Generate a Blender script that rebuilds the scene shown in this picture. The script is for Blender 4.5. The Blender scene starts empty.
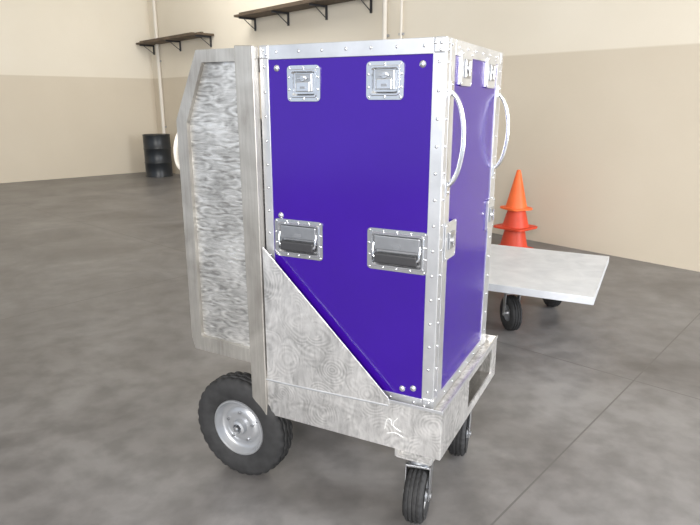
import bpy, bmesh, math, random
from mathutils import Vector, Matrix
random.seed(4)
sc=bpy.context.scene
try:
    sc.view_settings.view_transform='Standard'; sc.view_settings.look='None'
except Exception: pass
coll=bpy.context.collection
# ---------------------------------------------------------------- materials
def newmat(n):
    m=bpy.data.materials.new(n);m.use_nodes=True
    nt=m.node_tree;b=nt.nodes['Principled BSDF'];return m,nt,b
def simple(n,col,rough=.5,metal=0.,coat=0.,noise=.0,nscale=20,bump=0.,spec=.5):
    m,nt,b=newmat(n)
    b.inputs['Base Color'].default_value=(*col,1);b.inputs['Roughness'].default_value=rough
    b.inputs['Metallic'].default_value=metal;b.inputs['Coat Weight'].default_value=coat
    b.inputs['Coat Roughness'].default_value=.08;b.inputs['Specular IOR Level'].default_value=spec
    if noise or bump:
        tc=nt.nodes.new('ShaderNodeTexCoord');no=nt.nodes.new('ShaderNodeTexNoise')
        no.inputs['Scale'].default_value=nscale;no.inputs['Detail'].default_value=6
        nt.links.new(tc.outputs['Object'],no.inputs['Vector'])
        if noise:
            r=nt.nodes.new('ShaderNodeValToRGB')
            r.color_ramp.elements[0].position=.3;r.color_ramp.elements[1].position=.7
            r.color_ramp.elements[0].color=(*[max(0,c*(1-noise)) for c in col],1)
            r.color_ramp.elements[1].color=(*[min(1,c*(1+noise)) for c in col],1)
            nt.links.new(no.outputs[0],r.inputs[0]);nt.links.new(r.outputs[0],b.inputs['Base Color'])
        if bump:
            bp=nt.nodes.new('ShaderNodeBump');bp.inputs['Strength'].default_value=bump;bp.inputs['Distance'].default_value=.01
            nt.links.new(no.outputs[0],bp.inputs['Height']);nt.links.new(bp.outputs[0],b.inputs['Normal'])
    return m
def swirl(n,dark,light,scales=((14,14,30),(9,9,14)),freq=30,amp=.10,rough=(.28,.5),bump=.25,streak=(8,8,60),streakamp=.5,metal=.75):
    """aluminium ground with an orbital grinder: broken, overlapping short arcs + fine streaks"""
    m,nt,b=newmat(n);N=nt.nodes.new;L=nt.links.new
    def math_(op,a,bv):
        x=N('ShaderNodeMath');x.operation=op
        for i,v in enumerate((a,bv)):
            if isinstance(v,(int,float)):x.inputs[i].default_value=v
            else:L(v,x.inputs[i])
        return x.outputs[0]
    tc=N('ShaderNodeTexCoord')
    acc=None
    for k,vs in enumerate(scales):
        mp=N('ShaderNodeMapping');mp.inputs['Scale'].default_value=vs;mp.inputs['Location'].default_value=(k*3.7,k*1.3,k*5.1)
        L(tc.outputs['Object'],mp.inputs[0])
        no=N('ShaderNodeTexNoise');no.inputs['Scale'].default_value=.9;no.inputs['Detail'].default_value=1;L(mp.outputs[0],no.inputs['Vector'])
        mix=N('ShaderNodeMix');mix.data_type='VECTOR';mix.inputs[0].default_value=.26
        L(mp.outputs[0],mix.inputs[4]);L(no.outputs['Color'],mix.inputs[5])
        vo=N('ShaderNodeTexVoronoi');vo.inputs['Scale'].default_value=1.;L(mix.outputs[1],vo.inputs['Vector'])
        sn=math_('SINE',math_('MULTIPLY',vo.outputs['Distance'],freq*(1+.4*k)),0)
        mk=N('ShaderNodeTexNoise');mk.inputs['Scale'].default_value=1.3;mk.inputs['Detail'].default_value=3;L(mp.outputs[0],mk.inputs['Vector'])
        mm=N('ShaderNodeMapRange');mm.inputs[1].default_value=.43;mm.inputs[2].default_value=.60;L(mk.outputs[0],mm.inputs[0])
        o=math_('MULTIPLY',math_('MULTIPLY',sn,mm.outputs[0]),amp)
        acc=o if acc is None else math_('ADD',acc,o)
    n2=N('ShaderNodeTexNoise');n2.inputs['Scale'].default_value=5;n2.inputs['Detail'].default_value=6;n2.inputs['Distortion'].default_value=.6;L(tc.outputs['Object'],n2.inputs['Vector'])
    ms=N('ShaderNodeMapping');ms.inputs['Scale'].default_value=streak;L(tc.outputs['Object'],ms.inputs[0])
    n3=N('ShaderNodeTexNoise');n3.inputs['Scale'].default_value=1.;n3.inputs['Detail'].default_value=9;n3.inputs['Roughness'].default_value=.7;n3.inputs['Distortion'].default_value=.9;L(ms.outputs[0],n3.inputs['Vector'])
    s=math_('ADD',math_('ADD',acc,n2.outputs[0]),math_('MULTIPLY',math_('SUBTRACT',n3.outputs[0],.5),streakamp*2))
    r=N('ShaderNodeValToRGB');r.color_ramp.elements[0].position=.24;r.color_ramp.elements[1].position=.74
    r.color_ramp.elements[0].color=(*dark,1);r.color_ramp.elements[1].color=(*light,1)
    L(s,r.inputs[0]);L(r.outputs[0],b.inputs['Base Color'])
    mr=N('ShaderNodeMapRange');mr.inputs[3].default_value=rough[1];mr.inputs[4].default_value=rough[0];L(s,mr.inputs[0]);L(mr.outputs[0],b.inputs['Roughness'])
    bp=N('ShaderNodeBump');bp.inputs['Strength'].default_value=bump;bp.inputs['Distance'].default_value=.003
    L(s,bp.inputs['Height']);L(bp.outputs[0],b.inputs['Normal'])
    b.inputs['Metallic'].default_value=metal
    return m
M={}
M['alu_panel']=swirl('alu_panel',(.27,.265,.255),(.74,.73,.71),scales=((16,16,40),(10,10,28)),freq=15,amp=.14,streak=(9,9,75),streakamp=.45,bump=.6,rough=(.24,.48))
M['alu_plate']=swirl('alu_plate',(.42,.415,.41),(.97,.96,.95),scales=((7,7,9),(12,12,13)),freq=42,amp=.085,streak=(36,36,10),streakamp=.4,bump=.45,rough=(.24,.46),metal=.78)
M['alu_frame']=swirl('alu_frame',(.31,.29,.265),(.56,.54,.50),scales=((30,30,6),),freq=6,amp=.04,rough=(.28,.46),bump=.2,streak=(60,60,3),streakamp=.35)
M['alu_trim']=simple('alu_trim',(.66,.67,.69),.32,.82,noise=.12,nscale=9)
M['rivet']=simple('rivet',(.80,.81,.83),.2,.95)
M['chrome']=simple('chrome_plate',(.74,.75,.77),.2,.97,noise=.05,nscale=12)
M['zinc']=simple('zinc',(.44,.45,.47),.3,.9,noise=.1)
M['black_rubber']=simple('black_rubber',(.022,.022,.023),.75,noise=.3,nscale=30,bump=.1)
M['grip']=simple('black_grip',(.03,.03,.033),.45)
M['purple']=simple('purple_laminate',(.028,.003,.205),.18,coat=0,noise=.05,nscale=3,spec=.5)
M['rim']=simple('wheel_rim_grey',(.40,.41,.43),.32,.6,noise=.08,nscale=9)
M['darksteel']=simple('dark_steel',(.05,.05,.055),.5,.5)
M['platform']=swirl('platform_alu',(.60,.63,.68),(.80,.83,.88),scales=((6,6,6),),freq=10,amp=.03,rough=(.35,.5),bump=.05,streak=(6,6,6),streakamp=.2,metal=.4)
M['orange']=simple('cone_orange',(.90,.15,.03),.5,noise=.1,nscale=6)
M['red']=simple('cone_red_orange',(.66,.06,.02),.5,noise=.15,nscale=6)
M['drum']=simple('drum_paint',(.015,.018,.022),.35)
M['wood']=simple('shelf_dark_wood',(.10,.07,.045),.7,noise=.4,nscale=5)
M['conduit']=simple('conduit_paint',(.74,.69,.61),.5)
M['label']=simple('label_plate',(.30,.31,.33),.3,.6)
M['ceiling']=simple('ceiling_paint',(.7,.68,.63),.9,noise=.05,nscale=2)
M['handlebar']=simple('painted_tube',(.85,.80,.72),.4,.1,noise=.1)
M['ink']=simple('bright_scratch',(.85,.85,.84),.45,.3)
def wallmat():
    m,nt,b=newmat('painted_block_wall');N=nt.nodes.new;L=nt.links.new
    g=N('ShaderNodeNewGeometry');sp=N('ShaderNodeSeparateXYZ');L(g.outputs['Position'],sp.inputs[0])
    no=N('ShaderNodeTexNoise');no.inputs['Scale'].default_value=.8;no.inputs['Detail'].default_value=8;L(g.outputs['Position'],no.inputs['Vector'])
    r1=N('ShaderNodeValToRGB');r1.color_ramp.elements[0].color=(.60,.525,.41,1);r1.color_ramp.elements[1].color=(.69,.615,.50,1);L(no.outputs[0],r1.inputs[0])
    r2=N('ShaderNodeValToRGB');r2.color_ramp.elements[0].color=(.74,.67,.55,1);r2.color_ramp.elements[1].color=(.83,.77,.655,1);L(no.outputs[0],r2.inputs[0])
    gt=N('ShaderNodeMapRange');gt.inputs[1].default_value=2.05;gt.inputs[2].default_value=2.07;L(sp.outputs[2],gt.inputs[0])
    mx=N('ShaderNodeMix');mx.data_type='RGBA';L(gt.outputs[0],mx.inputs[0]);L(r1.outputs[0],mx.inputs[6]);L(r2.outputs[0],mx.inputs[7])
    L(mx.outputs[2],b.inputs['Base Color']);b.inputs['Roughness'].default_value=.7
    n2=N('ShaderNodeTexNoise');n2.inputs['Scale'].default_value=25;L(g.outputs['Position'],n2.inputs['Vector'])
    bp=N('ShaderNodeBump');bp.inputs['Strength'].default_value=.1;bp.inputs['Distance'].default_value=.01;L(n2.outputs[0],bp.inputs['Height']);L(bp.outputs[0],b.inputs['Normal'])
    return m
def floormat():
    m,nt,b=newmat('stained_concrete');N=nt.nodes.new;L=nt.links.new
    g=N('ShaderNodeNewGeometry')
    no=N('ShaderNodeTexNoise');no.inputs['Scale'].default_value=1.1;no.inputs['Detail'].default_value=10;no.inputs['Roughness'].default_value=.62;no.inputs['Distortion'].default_value=.6;L(g.outputs['Position'],no.inputs['Vector'])
    r=N('ShaderNodeValToRGB');e=r.color_ramp.elements;e[0].position=.28;e[0].color=(.112,.104,.10,1);e[1].position=.75;e[1].color=(.245,.236,.232,1);L(no.outputs[0],r.inputs[0])
    n2=N('ShaderNodeTexNoise');n2.inputs['Scale'].default_value=7;n2.inputs['Detail'].default_value=8;L(g.outputs['Position'],n2.inputs['Vector'])
    r2=N('ShaderNodeValToRGB');r2.color_ramp.elements[0].position=.35;r2.color_ramp.elements[0].color=(.76,.76,.76,1);r2.color_ramp.elements[1].position=.6;r2.color_ramp.elements[1].color=(1.05,1.05,1.05,1);L(n2.outputs[0],r2.inputs[0])
    mu=N('ShaderNodeMix');mu.data_type='RGBA';mu.blend_type='MULTIPLY';mu.inputs[0].default_value=1;L(r.outputs[0],mu.inputs[6]);L(r2.outputs[0],mu.inputs[7])
    mp=N('ShaderNodeMapping');mp.inputs['Rotation'].default_value=(0,0,math.radians(42));mp.inputs['Location'].default_value=(.9,.35,0);L(g.outputs['Position'],mp.inputs[0])
    sp=N('ShaderNodeSeparateXYZ');L(mp.outputs[0],sp.inputs[0])
    outs=[]
    for ax in (0,1):
        pp=N('ShaderNodeMath');pp.operation='PINGPONG';pp.inputs[1].default_value=1.9;L(sp.outputs[ax],pp.inputs[0])
        lt=N('ShaderNodeMath');lt.operation='LESS_THAN';lt.inputs[1].default_value=.004;L(pp.outputs[0],lt.inputs[0]);outs.append(lt)
    mxm=N('ShaderNodeMath');mxm.operation='MAXIMUM';L(outs[0].outputs[0],mxm.inputs[0]);L(outs[1].outputs[0],mxm.inputs[1])
    m2=N('ShaderNodeMix');m2.data_type='RGBA';L(mxm.outputs[0],m2.inputs[0]);L(mu.outputs[2],m2.inputs[6]);m2.inputs[7].default_value=(.10,.094,.09,1)
    L(m2.outputs[2],b.inputs['Base Color'])
    rr=N('ShaderNodeMapRange');rr.inputs[3].default_value=.26;rr.inputs[4].default_value=.5;L(n2.outputs[0],rr.inputs[0]);L(rr.outputs[0],b.inputs['Roughness'])
    bp=N('ShaderNodeBump');bp.inputs['Strength'].default_value=.10;bp.inputs['Distance'].default_value=.01;L(n2.outputs[0],bp.inputs['Height']);L(bp.outputs[0],b.inputs['Normal'])
    return m
M['wall']=wallmat();M['floor']=floormat()
# ---------------------------------------------------------------- mesh helpers
def empty(name,loc=(0,0,0),rz=0,parent=None):
    e=bpy.data.objects.new(name,None);coll.objects.link(e);e.location=loc;e.rotation_euler=(0,0,rz);e.empty_display_size=.1
    if parent:e.parent=parent
    return e
def finish(bm,name,mat,parent=None,bevel=0,smooth=False,seg=2):
    me=bpy.data.meshes.new(name);bmesh.ops.recalc_face_normals(bm,faces=bm.faces[:]);bm.to_mesh(me);bm.free()
    ob=bpy.data.objects.new(name,me);coll.objects.link(ob);me.materials.append(M[mat])
    if parent:ob.parent=parent
    if bevel:
        md=ob.modifiers.new('bevel','BEVEL');md.width=bevel;md.segments=seg;md.limit_method='ANGLE'
    if smooth:
        for p in me.polygons:p.use_smooth=True
        try:
            me.set_sharp_from_angle(angle=math.radians(40))
        except Exception:pass
    return ob
def bbox(bm,lo,hi):
    g=bmesh.ops.create_cube(bm,size=1)['verts']
    for v in g:
        v.co=Vector([ (lo[i]+hi[i])/2+v.co[i]*(hi[i]-lo[i]) for i in range(3)])
    return g
def boxes(name,lst,mat,parent=None,bevel=.002):
    bm=bmesh.new()
    for lo,hi in lst:bbox(bm,lo,hi)
    return finish(bm,name,mat,parent,bevel)
def prism(bm,outline,v0,v1,holes=None):
    a=[bm.verts.new((u,v0,z)) for u,z in outline];b=[bm.verts.new((u,v1,z)) for u,z in outline]
    bm.faces.new(a);bm.faces.new(b[::-1]);n=len(a)
    for i in range(n):bm.faces.new((a[i],b[i],b[(i+1)%n],a[(i+1)%n]))
def ringprism(bm,outer,inner,v0,v1):
    n=len(outer);O0=[bm.verts.new((u,v0,z)) for u,z in outer];I0=[bm.verts.new((u,v0,z)) for u,z in inner]
    O1=[bm.verts.new((u,v1,z)) for u,z in outer];I1=[bm.verts.new((u,v1,z)) for u,z in inner]
    for i in range(n):
        j=(i+1)%n
        bm.faces.new((O0[i],O0[j],I0[j],I0[i]));bm.faces.new((O1[i],I1[i],I1[j],O1[j]))
        bm.faces.new((O0[i],O1[i],O1[j],O0[j]));bm.faces.new((I0[i],I0[j],I1[j],I1[i]))
def rrect(cx,cz,w,h,r,n=5):
    pts=[]
    for sx,sz,a0 in ((1,1,0),(-1,1,90),(-1,-1,180),(1,-1,270)):
        for k in range(n+1):
            a=math.radians(a0+90*k/n);pts.append((cx+sx*(w/2-r)+r*math.cos(a),cz+sz*(h/2-r)+r*math.sin(a)))
    return pts
def lathe(bm,prof,axis='z',c=(0,0,0),seg=48,rmod=None,close=True):
    rings=[]
    for i in range(seg):
        a=2*math.pi*i/seg;row=[]
        for j,(r,h) in enumerate(prof):
            if rmod:r=rmod(i,j,r)
            x,y=r*math.cos(a),r*math.sin(a)
            p={'z':(x,y,h),'y':(x,h,y),'x':(h,x,y)}[axis]
            row.append(bm.verts.new((c[0]+p[0],c[1]+p[1],c[2]+p[2])))
        rings.append(row)
    n=len(prof)
    for i in range(seg):
        A,B=rings[i],rings[(i+1)%seg]
        for j in range(n if close else n-1):
            k=(j+1)%n
            try:bm.faces.new((A[j],A[k],B[k],B[j]))
            except Exception:pass
def cyl(bm,p0,p1,r,seg=20):
    p0,p1=Vector(p0),Vector(p1);d=p1-p0
    mat=Matrix.Translation((p0+p1)/2)@d.to_track_quat('Z','Y').to_matrix().to_4x4()
    bmesh.ops.create_cone(bm,cap_ends=True,segments=seg,radius1=r,radius2=r,depth=d.length,matrix=mat)
def tube(name,pts,r,mat,parent=None,cyclic=False,res=6):
    cu=bpy.data.curves.new(name,'CURVE');cu.dimensions='3D';cu.bevel_depth=r;cu.bevel_resolution=4;cu.use_fill_caps=True
    s=cu.splines.new('BEZIER');s.bezier_points.add(len(pts)-1)
    for bp,p in zip(s.bezier_points,pts):
        bp.co=p;bp.handle_left_type=bp.handle_right_type='AUTO'
    s.use_cyclic_u=cyclic;s.resolution_u=res
    cu.materials.append(M[mat]);ob=bpy.data.objects.new(name,cu);coll.objects.link(ob)
    dg=bpy.context.evaluated_depsgraph_get();me=bpy.data.meshes.new_from_object(ob.evaluated_get(dg))
    bpy.data.objects.remove(ob);ob=bpy.data.objects.new(name,me);coll.objects.link(ob)
    for p in me.polygons:p.use_smooth=True
    if parent:ob.parent=parent
    return ob
def dome(bm,c,r,axis,h=.5):
    ax=Vector(axis);q=ax.to_track_quat('Z','Y').to_matrix().to_4x4()
    mt=Matrix.Translation(Vector(c))@q@Matrix.Diagonal((1,1,h,1))
    bmesh.ops.create_uvsphere(bm,u_segments=10,v_segments=6,radius=r,matrix=mt)
OX,OY,RZ=.317,1.86,-math.radians(27)
# ================================================================= ROAD CASE
case=empty('road_case',(OX,OY,0),RZ)
u0,u1,v0,v1,z0,z1=-.722,-.043,.023,.733,.502,1.742
boxes('purple_panels',[((u0+.003,v0+.003,z0+.003),(u1-.003,v1-.003,z1-.003))],'purple',case,.001)
fw=.041;sw=.092
tr=[]
for (va,vb) in ((v0-.001,v0+.004),(v1-.004,v1+.001)):
    tr+=[((u0-.001,va,z0),(u0+fw-.006,vb,z1)),((u1-fw,va,z0),(u1+.001,vb,z1)),((u0+fw-.006,va,z1-.046),(u1-fw,vb,z1)),((u0+fw-.006,va,z0),(u1-fw,vb,z0+.038))]
for (ua,ub) in ((u1-.004,u1+.001),(u0-.001,u0+.004)):
    tr+=[((ua,v0+.004,z0),(ub,v0+sw*.42,z1)),((ua,v0+sw*.46,z0+.0),(ub,v0+sw,z1)),
         ((ua,v1-.072,z0),(ub,v1-.004,z1)),((ua,v0+sw,z1-.046),(ub,v1-.072,z1)),((ua,v0+sw,z0),(ub,v1-.072,z0+.038))]
for (za,zb) in ((z1-.004,z1+.0015),(z0-.001,z0+.004)):
    tr+=[((u0,v0,za),(u1,v0+.06,zb)),((u0,v1-.04,za),(u1,v1,zb)),((u0,v0+.06,za),(u0+fw,v1-.04,zb)),((u1-fw,v0+.06,za),(u1,v1-.04,zb))]
boxes('aluminium_edge_trim',tr,'alu_trim',case,.0012)
cc=[]
for uu,su in ((u0,1),(u1,-1)):
    for vv,sv in ((v0,1),(v1,-1)):
        for zz,sz in ((z0,1),(z1,-1)):
            a=(uu-su*.003,vv-sv*.003,zz-sz*.003);b=(uu+su*.040,vv+sv*.040,zz+sz*.046)
            cc.append((tuple(min(a[i],b[i]) for i in range(3)),tuple(max(a[i],b[i]) for i in range(3))))
boxes('corner_caps',cc,'alu_trim',case,.006)
bm=bmesh.new()
def rline(a,b,n,ax,r=.0055):
    for i in range(n):
        t=i/(n-1) if n>1 else 0
        dome(bm,[a[k]+(b[k]-a[k])*t for k in range(3)],r,ax)
fy=v0-.0015
rline((u0+.018,fy,z0+.07),(u0+.018,fy,z1-.07),14,(0,-1,0))
rline((u1-.02,fy,z0+.07),(u1-.02,fy,z1-.07),14,(0,-1,0))
rline((u0+.07,fy,z1-.022),(u1-.07,fy,z1-.022),7,(0,-1,0))
rline((u0+.07,fy,z0+.02),(u1-.07,fy,z0+.02),7,(0,-1,0))
sx=u1+.0015
rline((sx,v0+.025,z0+.07),(sx,v0+.025,z1-.07),14,(1,0,0),.005)
rline((sx,v1-.03,z0+.07),(sx,v1-.03,z1-.07),14,(1,0,0),.005)
rline((sx,v0+.13,z1-.02),(sx,v1-.1,z1-.02),6,(1,0,0),.005)
rline((sx,v0+.13,z0+.018),(sx,v1-.1,z0+.018),6,(1,0,0),.005)
for p in ((u1-.015,z1-.015),(u1-.034,z1-.015),(u1-.015,z1-.036),(u1-.03,z0+.015),(u1-.015,z0+.032),(u0+.016,z1-.015),(u0+.03,z1-.03)):
    dome(bm,(p[0],v0-.004,p[1]),.0055,(0,-1,0))
for p in ((.02,-.015),(.02,-.034),(.05,-.018)):
    dome(bm,(u1+.004,v0+p[0],z1+p[1]),.005,(1,0,0))
finish(bm,'rivets','rivet',case,smooth=True)
bm=bmesh.new()
for (a,b) in ((-.655,1.667),(-.118,1.667),(-.160,.562),(-.118,.572),(-.655,1.15)):
    lathe(bm,[(.0001,-.006),(.006,-.0058),(.010,-.003),(.012,0),(.0001,0)],'y',(a,v0-.0+.003,b),20)
finish(bm,'panel_bolts','chrome',case,smooth=True)
def dish(name,cu,cz,w,h,kind):
    e=empty(name,(cu,v0+.002,cz),0,case)
    bm=bmesh.new()
    outer=rrect(0,0,w,h,.014);mid=rrect(0,0,w-.038,h-.038,.008);mid2=rrect(0,0,w-.050,h-.050,.006)
    L=[(outer,0),(outer,-.0030),(rrect(0,0,w-.024,h-.024,.011),-.0034),(rrect(0,0,w-.029,h-.029,.010),-.0075),(mid,-.0075),(mid2,.0003)]
    rows=[[bm.verts.new((p[0],y,p[1])) for p in o] for o,y in L]
    n=len(outer)
    for A,B in zip(rows,rows[1:]):
        for i in range(n):
            bm.faces.new((A[i],A[(i+1)%n],B[(i+1)%n],B[i]))
    bm.faces.new(rows[-1])
    finish(bm,'dish_plate','chrome',e,smooth=True)
    bm=bmesh.new()
    nx=5 if w>.17 else 3
    for i in range(nx):
        x=-w/2+.010+(w-.020)*i/(nx-1)
        for z in (-h/2+.008,h/2-.008):dome(bm,(x,-.0030,z),.0045,(0,-1,0))
    for z in (-.02,.02):
        for x in (-w/2+.007,w/2-.007):dome(bm,(x,-.0030,z),.0045,(0,-1,0))
    finish(bm,'dish_rivets','rivet',e,smooth=True)
    if kind=='latch':
        iw,ih=w-.055,h-.055
        boxes('latch_body',[((-iw/2+.004,-.005,-ih/2+.004),(iw/2-.004,0,ih/2))],'zinc',e,.003)
        boxes('latch_tongue',[((-iw/2+.010,-.010,-ih/2+.004),(iw/2-.010,-.004,.006))],'chrome',e,.003)
        bm=bmesh.new();cyl(bm,(0,-.012,.016),(0,-.004,.016),.010,24);bbox(bm,(-.018,-.0145,.013),(.018,-.011,.019))
        finish(bm,'butterfly_turn','chrome',e,.0015)
        boxes('maker_tag',[((-.010,-.0108,-.018),(.010,-.0098,-.010))],'label',e,.0)
    else:
        iw=w-.055
        boxes('handle_hinge',[((-iw/2,-.007,.000),(iw/2,0,h/2-.024))],'zinc',e,.003)
        boxes('handle_grip',[((-iw/2+.004,-.019,-h/2+.026),(iw/2-.004,-.006,-h/2+.062))],'grip',e,.006)
        t=[(-iw/2-.002,-.005,.022),(-iw/2-.002,-.012,-.005),(-iw/2+.004,-.013,-.025),(0,-.013,-.026),(iw/2-.004,-.013,-.025),(iw/2+.002,-.012,-.005),(iw/2+.002,-.005,.022)]
        tube('handle_bail',t,.0045,'chrome',e)
        boxes('maker_tag',[((-.016,-.0085,.008),(.016,-.0068,.022))],'label',e,.0005)
    return e
dish('latch_upper_left',-.545,1.615,.130,.118,'latch')
dish('latch_upper_right',-.243,1.620,.130,.118,'latch')
dish('handle_lower_left',-.580,1.068,.205,.142,'handle')
dish('handle_lower_right',-.190,1.067,.220,.145,'handle')
for nm,vv in (('bow_handle_front',v0+.060),('bow_handle_rear',v1-.035)):
    e=empty(nm,(0,0,0),0,case)
    tube('bow',[(u1+.004,vv,1.29),(u1+.024,vv,1.315),(u1+.043,vv,1.38),(u1+.048,vv,1.44),(u1+.043,vv,1.50),(u1+.024,vv,1.56),(u1+.004,vv,1.585)],.0075,'chrome',e)
    bm=bmesh.new()
    for z in (1.28,1.595):
        bbox(bm,(u1+.001,vv-.014,z-.022),(u1+.005,vv+.014,z+.022));dome(bm,(u1+.005,vv,z+(-.012 if z<1.4 else .012)),.005,(1,0,0))
    finish(bm,'bow_feet','chrome',e,.001)
def sidelatch(name,va,vb,za,zb):
    e=empty(name,(0,0,0),0,case);cv,cz=(va+vb)/2,(za+zb)/2
    bm=bmesh.new()
    pts=rrect(cv,cz,vb-va,zb-za,.012)
    a=[bm.verts.new((u1+.002,p[0],p[1])) for p in pts];b=[bm.verts.new((u1+.006,p[0],p[1])) for p in pts]
    n=len(a);bm.faces.new(a);bm.faces.new(b[::-1])
    for i in range(n):bm.faces.new((a[i],a[(i+1)%n],b[(i+1)%n],b[i]))
    # bridge back to the panel skin so the plate sits on it
    finish(bm,'latch_plate','alu_trim',e,.001)
    boxes('latch_packer',[((u1-.003,va+.004,za+.004),(u1+.002,vb-.004,zb-.004))],'alu_trim',e,0)
    boxes('latch_body',[((u1+.006,cv-.028,cz-.030),(u1+.012,cv+.028,cz+.030))],'zinc',e,.003)
    bm=bmesh.new();cyl(bm,(u1+.010,cv,cz),(u1+.018,cv,cz),.014,20);bbox(bm,(u1+.016,cv-.005,cz-.022),(u1+.020,cv+.005,cz+.022))
    for s in (-1,1):
        for q in (-1,1):dome(bm,(u1+.006,cv+s*((vb-va)/2-.009),cz+q*((zb-za)/2-.009)),.0045,(1,0,0))
    finish(bm,'butterfly_turn','chrome',e)
sidelatch('side_latch_front',.075,.190,1.035,1.165)
sidelatch('side_latch_rear',.625,.728,1.035,1.165)
sidelatch('side_latch_top_front',.165,.290,1.605,1.715)
sidelatch('side_latch_top_rear',.490,.615,1.605,1.715)
# ================================================================= CART
cart=empty('equipment_cart',(OX,OY,0),RZ)
W=.785
bm=bmesh.new();prism(bm,[(-.738,.331),(-.0,.331),(-.0,.520),(-.738,.520)],0,.006)
prism(bm,[(-.738,.331),(-.0,.331),(-.0,.520),(-.738,.520)],W-.006,W)
finish(bm,'tray_side_rails','alu_plate',cart,.0015)
boxes('tray_end_rail',[((-.006,.006,.331),(0,.34,.520)),((-.006,.70,.331),(0,W-.006,.520)),((-.006,.34,.331),(0,.70,.372)),((-.006,.34,.490),(0,.70,.520))],'alu_plate',cart,.0)
boxes('tray_back_rail',[((-.738,.006,.331),(-.732,W-.006,.520))],'alu_plate',cart,.001)
boxes('tray_deck',[((-.732,.006,.492),(-.006,W-.006,.500))],'alu_plate',cart,0)
boxes('tray_top_lip',[((-.20,-.003,.512),(.003,.000,.524)),((0,0,.512),(.003,W,.524))],'alu_trim',cart,.001)
boxes('tray_bottom_flange',[((-.732,.006,.331),(-.006,.05,.336)),((-.732,W-.05,.331),(-.006,W-.006,.336)),((-.05,.05,.331),(-.006,W-.05,.336)),((-.20,.05,.331),(-.05,W-.05,.336)),((-.50,.05,.331),(-.46,W-.05,.36))],'alu_frame',cart,.001)
for nm,(a,b) in (('gusset_near',(-.005,.0)),('gusset_far',(W,W+.005))):
    bm=bmesh.new();prism(bm,[(-.722,.487),(-.722,1.03),(-.200,.53),(-.195,.510),(-.195,.500)],a,b);finish(bm,nm,'alu_plate',cart,.001)
tube('weld_bead',[(-.73,-.003,.487),(-.6,-.004,.488),(-.4,-.004,.494),(-.2,-.003,.500)],.0045,'alu_trim',cart)
for nm,(a,b) in (('corner_post_near',(-.012,.022)),('corner_post_far',(W-.020,W+.012))):
    bm=bmesh.new();prism(bm,[(-.735,.324),(-.726,.331),(-.726,1.742),(-.806,1.745),(-.796,.395)],a,b);finish(bm,nm,'alu_frame',cart,.003)
outer=[(-.806,1.737),(-.984,1.737),(-1.100,1.487),(-1.100,.600),(-1.085,.550),(-.800,.543)]
inner=[(-.806,1.693),(-.960,1.693),(-1.050,1.478),(-1.050,.622),(-1.046,.612),(-.800,.600)]
for nm,(a,b),pv in (('near',(-.004,.040),.014),('far',(W-.040,W+.004),W-.02)):
    bm=bmesh.new();ringprism(bm,outer,inner,a,b);finish(bm,'wing_frame_'+nm,'alu_frame',cart,.003)
    bm=bmesh.new();prism(bm,[(-.80,1.70),(-.962,1.70),(-1.056,1.480),(-1.056,.606),(-.80,.59)],pv,pv+.004);finish(bm,'wing_panel_'+nm,'alu_panel',cart)
boxes('wing_cross_members',[((-1.10,.04,.56),(-1.05,W-.04,.61)),((-1.10,.04,1.43),(-1.05,W-.04,1.48)),((-.99,.04,1.69),(-.94,W-.04,1.735)),((-.806,.04,.545),(-.76,W-.04,.60)),((-.806,.022,1.66),(-.76,W-.02,1.71)),((-.80,.022,.40),(-.75,W-.02,.45))],'alu_frame',cart,.003)
boxes('back_plate',[((-1.098,.04,.61),(-1.094,W-.04,1.43))],'alu_panel',cart,0)
boxes('well_floor',[((-1.06,.04,.552),(-.76,W-.04,.558))],'alu_panel',cart,0)
tube('push_handle',[(-1.08,.06,1.47),(-1.13,.06,1.45),(-1.18,.07,1.34),(-1.19,.12,1.28),(-1.19,.40,1.28),(-1.19,.66,1.28),(-1.18,.71,1.34),(-1.13,.72,1.45),(-1.08,.72,1.47)],.012,'handlebar',cart)
def scrib(pts):
    tube('grinder_scratch',[(a,-.0003,b) for a,b in pts],.0014,'ink',cart)
scrib([(-.215,.40),(-.195,.445),(-.185,.42)])
scrib([(-.165,.455),(-.180,.425),(-.150,.405)])
scrib([(-.205,.385),(-.17,.395),(-.14,.385)])
def tyre(R,w,rb,seg=72,depth=.006,ribs=True):
    h=w/2
    P=[(rb,-h*.62),(rb+.012,-h*.80),(rb+(R-rb)*.35,-h*.98),(rb+(R-rb)*.6,-h*1.0),(R-.022,-h*.93),(R-.008,-h*.80),
       (R-.002,-h*.62),(R-.002,-h*.50),(R-.008,-h*.46),(R-.008,-h*.34),(R,-h*.30),(R,-h*.10),(R-.008,-h*.06),(R-.008,h*.06),
       (R,h*.10),(R,h*.30),(R-.008,h*.34),(R-.008,h*.46),(R-.002,h*.50),(R-.002,h*.62),(R-.008,h*.80),(R-.022,h*.93),
       (rb+(R-rb)*.6,h),(rb+(R-rb)*.35,h*.98),(rb+.012,h*.80),(rb,h*.62)]
    def rm(i,j,r):
        if j in (6,7,18,19,5,20):return r-(depth if i%3==0 else 0)
        if j in (10,11,14,15):return r-(depth*.8 if (i+1)%3==0 else 0)
        return r
    return P,rm
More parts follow.
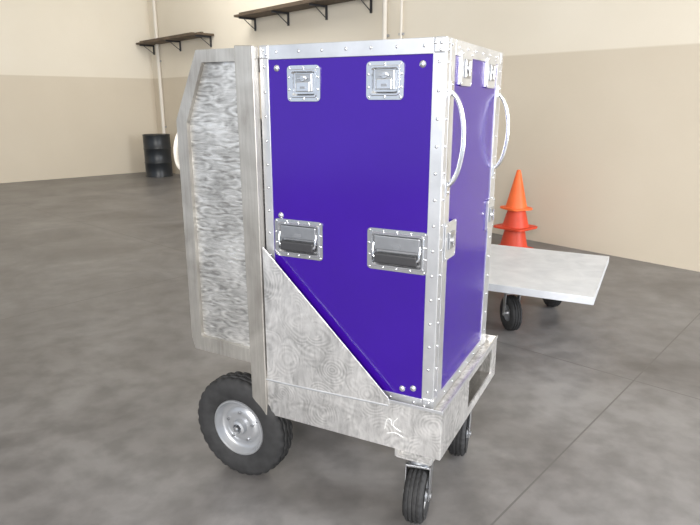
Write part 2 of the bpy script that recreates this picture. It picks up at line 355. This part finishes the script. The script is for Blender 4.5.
def bigwheel(name,cu,cv,R=.225,w=.11):
    e=empty(name,(cu,cv,R),0,cart)
    P,rm=tyre(R,w,.118);bm=bmesh.new();lathe(bm,P,'y',(0,0,0),90,rm);finish(bm,'tyre',"black_rubber",e,smooth=True)
    for s,nm in ((-1,'rim_outer'),(1,'rim_inner')):
        bm=bmesh.new()
        pr=[(.126,-.038),(.123,-.046),(.118,-.047),(.113,-.040),(.108,-.020),(.098,-.012),(.085,-.012),(.075,-.022),(.055,-.026),(.045,-.024),(.034,-.026),(.030,-.046),(.020,-.050),(.019,-.030),(.0005,-.030)]
        lathe(bm,[(r,-s*h) if s>0 else (r,h) for r,h in pr],'y',(0,0,0),64,close=False);finish(bm,nm,'rim',e,smooth=True)
    bm=bmesh.new()
    for k in range(5):
        a=2*math.pi*k/5+.3;x,z=.064*math.cos(a),.064*math.sin(a);cyl(bm,(x,-.034,z),(x,-.020,z),.0065,6)
    cyl(bm,(0,-.058,0),(0,-.02,0),.011,16);lathe(bm,[(.0005,-.066),(.008,-.064),(.012,-.058),(.0005,-.057)],'y',(0,0,0),16)
    cyl(bm,(.09,-.03,.045),(.10,-.052,.052),.004,8)
    finish(bm,'hub_bolts_valve','zinc',e,smooth=True)
WU=-.885
bigwheel('pneumatic_wheel_near',WU,.042);bigwheel('pneumatic_wheel_far',WU,W-.042)
bm=bmesh.new();cyl(bm,(WU,.03,.225),(WU,W-.03,.225),.0125)
finish(bm,'axle','darksteel',cart,smooth=True)
boxes('axle_hangers',[((WU-.02,.13,.212),(WU+.02,.14,.56)),((WU-.02,W-.14,.212),(WU+.02,W-.13,.56)),((WU-.06,.13,.545),(-.74,W-.13,.552)),((WU-.03,.125,.50),(-.735,.145,.53)),((WU-.03,W-.145,.50),(-.735,W-.125,.53))],'alu_frame',cart,.002)
def caster(name,cu,cv,rz,root,R=.107,w=.080,top=.331):
    e=empty(name,(cu,cv,0),rz,root)
    P,rm=tyre(R,w,.062,depth=.004)
    off=-.03
    bm=bmesh.new();lathe(bm,[(r,h) for r,h in P],'x',(0,off,R),75,rm);finish(bm,'caster_tyre','black_rubber',e,smooth=True)
    bm=bmesh.new()
    for s in (-1,1):
        lathe(bm,[(.064,s*w*.30),(.060,s*w*.36),(.052,s*w*.2),(.03,s*w*.2),(.022,s*w*.5),(.0005,s*w*.5)],'x',(0,off,R),40,close=False)
    finish(bm,'caster_hub','rim',e,smooth=True)
    bm=bmesh.new();zt=R*2+.010
    for s in (-1,1):
        x0=s*(w/2+.004);x1=s*(w/2+.008)
        q=[(off-.018,R-.015),(off+.018,R-.015),(.035,zt),(-.035,zt)]
        a=[bm.verts.new((x0,y,z)) for y,z in q];b=[bm.verts.new((x1,y,z)) for y,z in q]
        bm.faces.new(a);bm.faces.new(b[::-1])
        for i in range(4):bm.faces.new((a[i],a[(i+1)%4],b[(i+1)%4],b[i]))
        cyl(bm,(s*w*.4,off,R),(s*(w/2+.014),off,R),.010,12)
    bbox(bm,(-w/2-.008,-.036,zt-.004),(w/2+.008,.036,zt+.004))
    lathe(bm,[(.001,zt+.004),(.036,zt+.004),(.040,zt+.012),(.036,zt+.026),(.028,zt+.032),(.001,zt+.032)],'z',(0,0,0),32)
    finish(bm,'caster_fork','zinc',e,.001,smooth=False)
    return e,zt+.032
for nm,cu,cv in (('caster_near',-.115,.115),('caster_far',-.105,.62)):
    e,zt=caster(nm,cu,cv,math.radians(10),cart)
    boxes(nm+'_mount',[((cu-.075,cv-.055,zt),(cu+.06,cv+.055,zt+.007)),((cu-.080,cv-.06,zt+.007),(cu-.070,cv+.06,.331)),((cu+.055,cv-.06,zt+.007),(cu+.065,cv+.06,.331)),((cu-.075,cv-.02,zt+.007),(cu+.06,cv+.02,.331))],'alu_plate',cart,.001)
# ================================================================= PLATFORM CART
pf=empty('platform_cart',(OX,OY,0),RZ)
PE=.30
boxes('platform_deck',[((-.82,2.09,.355),(PE,3.25,.365))],'platform',pf,.002)
boxes('platform_rim',[((-.82,2.085,.315),(PE,2.095,.366)),((-.82,3.245,.315),(PE,3.255,.366)),((-.825,2.085,.315),(-.815,3.255,.366)),((PE-.005,2.085,.315),(PE+.005,3.255,.366)),((-.81,2.35,.318),(PE-.01,2.40,.355)),((-.81,2.95,.318),(PE-.01,3.00,.355))],'platform',pf,.002)
for k,(cu,cv) in enumerate(((-.235,2.25),(-.06,2.90),(-.70,2.25),(-.70,3.05))):
    R=.125
    e=empty('platform_wheel_%d'%(k+1),(cu,cv,0),math.radians(35),pf)
    P,rm=tyre(R,.085,.055,depth=.004);bm=bmesh.new();lathe(bm,P,'x',(0,0,R),75,rm);finish(bm,'tyre','black_rubber',e,smooth=True)
    bm=bmesh.new()
    for s in (-1,1):lathe(bm,[(.060,s*.028),(.054,s*.031),(.045,s*.012),(.025,s*.014),(.018,s*.040),(.0005,s*.040)],'x',(0,0,R),32,close=False)
    finish(bm,'rim','rim',e,smooth=True)
    bm=bmesh.new()
    for s in (-1,1):bbox(bm,(s*.051-.003,-.02,R-.02),(s*.051+.003,.02,.275))
    bbox(bm,(-.055,-.035,.272),(.055,.035,.280));cyl(bm,(-.058,0,R),(.058,0,R),.009,12);cyl(bm,(0,0,.28),(0,0,.356),.03,20)
    finish(bm,'fork','zinc',e,.001)
# ================================================================= CONES
def cone(loc,h,r0,flange,mat,rz):
    e=empty('traffic_cone',loc,rz)
    bm=bmesh.new()
    lathe(bm,[(r0,.018),(r0-.008,.05),(.022,h-.012),(.016,h),(.010,h),(.016,h-.02),(r0-.014,.045),(r0-.008,.018)],'z',(0,0,0),40)
    finish(bm,'cone_body',mat,e,smooth=True)
    bm=bmesh.new();o=rrect(0,0,flange,flange,.05);i=rrect(0,0,(r0-.004)*2,(r0-.004)*2,r0-.006)
    ringprism(bm,o,i,0,.022);bmesh.ops.transform(bm,matrix=Matrix.Rotation(math.radians(90),4,'X'),verts=bm.verts[:])
    mn=min(v.co.z for v in bm.verts)
    for v in bm.verts:v.co.z-=mn
    finish(bm,'cone_base',mat,e,.004)
CX,CY=1.79,6.38
cone((CX,CY,0),.62,.150,.33,'red',.5)
cone((CX+.005,CY,.235),.47,.140,.36,'red',.7)
cone((CX,CY+.005,.44),.42,.115,.27,'orange',.4)
# ================================================================= ROOM
A=Vector((-4.289,13.94,0));d=Vector((.667,-.745,0)).normalized();n=Vector((.745,.667,0)).normalized()
room_rz=math.atan2(d.y,d.x)
def slab(name,lo,hi,mat):
    bm=bmesh.new();bbox(bm,lo,hi);ob=finish(bm,name,mat);ob.location=A;ob.rotation_euler=(0,0,room_rz);return ob
slab('wall_back',(-.4,0,0),(17,.2,5),'wall')
slab('wall_left',(-.4,-15,0),(-.2,0,5),'wall')
slab('floor',(-.4,-15,-.1),(17,.2,0),'floor')
slab('ceiling',(-.4,-12,5),(17,.2,5.1),'ceiling')
def onwall(name):
    return empty(name,A,room_rz)
for s0,s1,z in ((3.90,7.0,2.93),(-.15,2.60,2.76)):
    e=onwall('wall_shelf')
    boxes('shelf_board',[((s0,-.36,z),(s1,-.005,z+.035))],'wood',e,.003)
    L=[];k=max(2,int((s1-s0)/1.0)+1)
    for i in range(k):
        s=s0+.12+(s1-s0-.24)*i/(k-1);L+=[((s-.015,-.33,z-.03),(s+.015,-.005,z-.001)),((s-.015,-.03,z-.20),(s+.015,-.005,z-.03))]
    boxes('shelf_brackets',L,'darksteel',e,.002)
    bm=bmesh.new()
    for i in range(k):
        s=s0+.12+(s1-s0-.24)*i/(k-1);cyl(bm,(s,-.24,z-.025),(s,-.02,z-.18),.007,8)
    finish(bm,'shelf_braces','darksteel',e)
    boxes('stored_lengths',[((s0+.1,-.32,z+.036),(s1-.3,-.24,z+.065)),((s0+.25,-.2,z+.036),(s1-.15,-.14,z+.07))],'wood',e,.004)
for s,r in ((7.17,.035),(7.46,.02),(.22,.04)):
    e=onwall('wall_conduit');bm=bmesh.new();cyl(bm,(s,-r-.004,0.01),(s,-r-.004,4.98),r,16);finish(bm,'pipe','conduit',e,smooth=True)
    boxes('pipe_straps',[((s-r-.02,-.03,z),(s+r+.02,-.001,z+.03)) for z in (1.0,2.4,3.8)],'zinc',e,.002)
e=empty('steel_drum',(-4.15,13.10,0))
bm=bmesh.new();lathe(bm,[(.001,.01),(.27,.01),(.285,0),(.285,.02),(.28,.03),(.28,.28),(.292,.295),(.28,.31),(.28,.58),(.292,.595),(.28,.61),(.28,.86),(.288,.88),(.28,.885),(.27,.87),(.001,.87)],'z',(0,0,0),40);finish(bm,'drum_shell','drum',e,smooth=True)
# ---------------------------------------------------------------- lights
w=bpy.data.worlds.new('World');sc.world=w;w.use_nodes=True;nt=w.node_tree;bg=nt.nodes['Background']
bg.inputs[0].default_value=(.78,.87,1,1);bg.inputs[1].default_value=.95
def area(name,loc,target,sx_,sy_,power,col):
    l=bpy.data.lights.new(name,'AREA');l.shape='RECTANGLE';l.size=sx_;l.size_y=sy_;l.energy=power;l.color=col
    ob=bpy.data.objects.new(name,l);coll.objects.link(ob);ob.location=loc
    ob.rotation_euler=(Vector(target)-Vector(loc)).to_track_quat('-Z','Y').to_euler();return ob
area('bay_door_daylight',(7.5,1.0,2.6),(0,4,1.0),5,4,1180,(.93,.96,1))
area('front_fill',(-1.5,-4.5,3.2),(0,3,1.0),4.0,2.8,760,(1,.97,.93))  # added fill lamp behind the camera for the metal fronts; no door built
area('fill_right',(4.6,6.4,4.6),(4.6,7.2,1.5),2.5,2.0,80,(1,1,1))  # added fill lamp on the right; the ceiling slab has no skylight
area('fill_left',(-2.5,9.5,4.8),(-2.5,11,1.5),3,2.0,150,(1,.98,.94))  # extra lamp to brighten the back wall's left part, under an unbroken ceiling
# ---------------------------------------------------------------- camera
cam=bpy.data.cameras.new('camera');cam.sensor_width=36;cam.lens=599/700*36
co=bpy.data.objects.new('camera',cam);coll.objects.link(co);co.location=(0,0,1.554);co.rotation_euler=(math.radians(75),0,0)
sc.camera=co
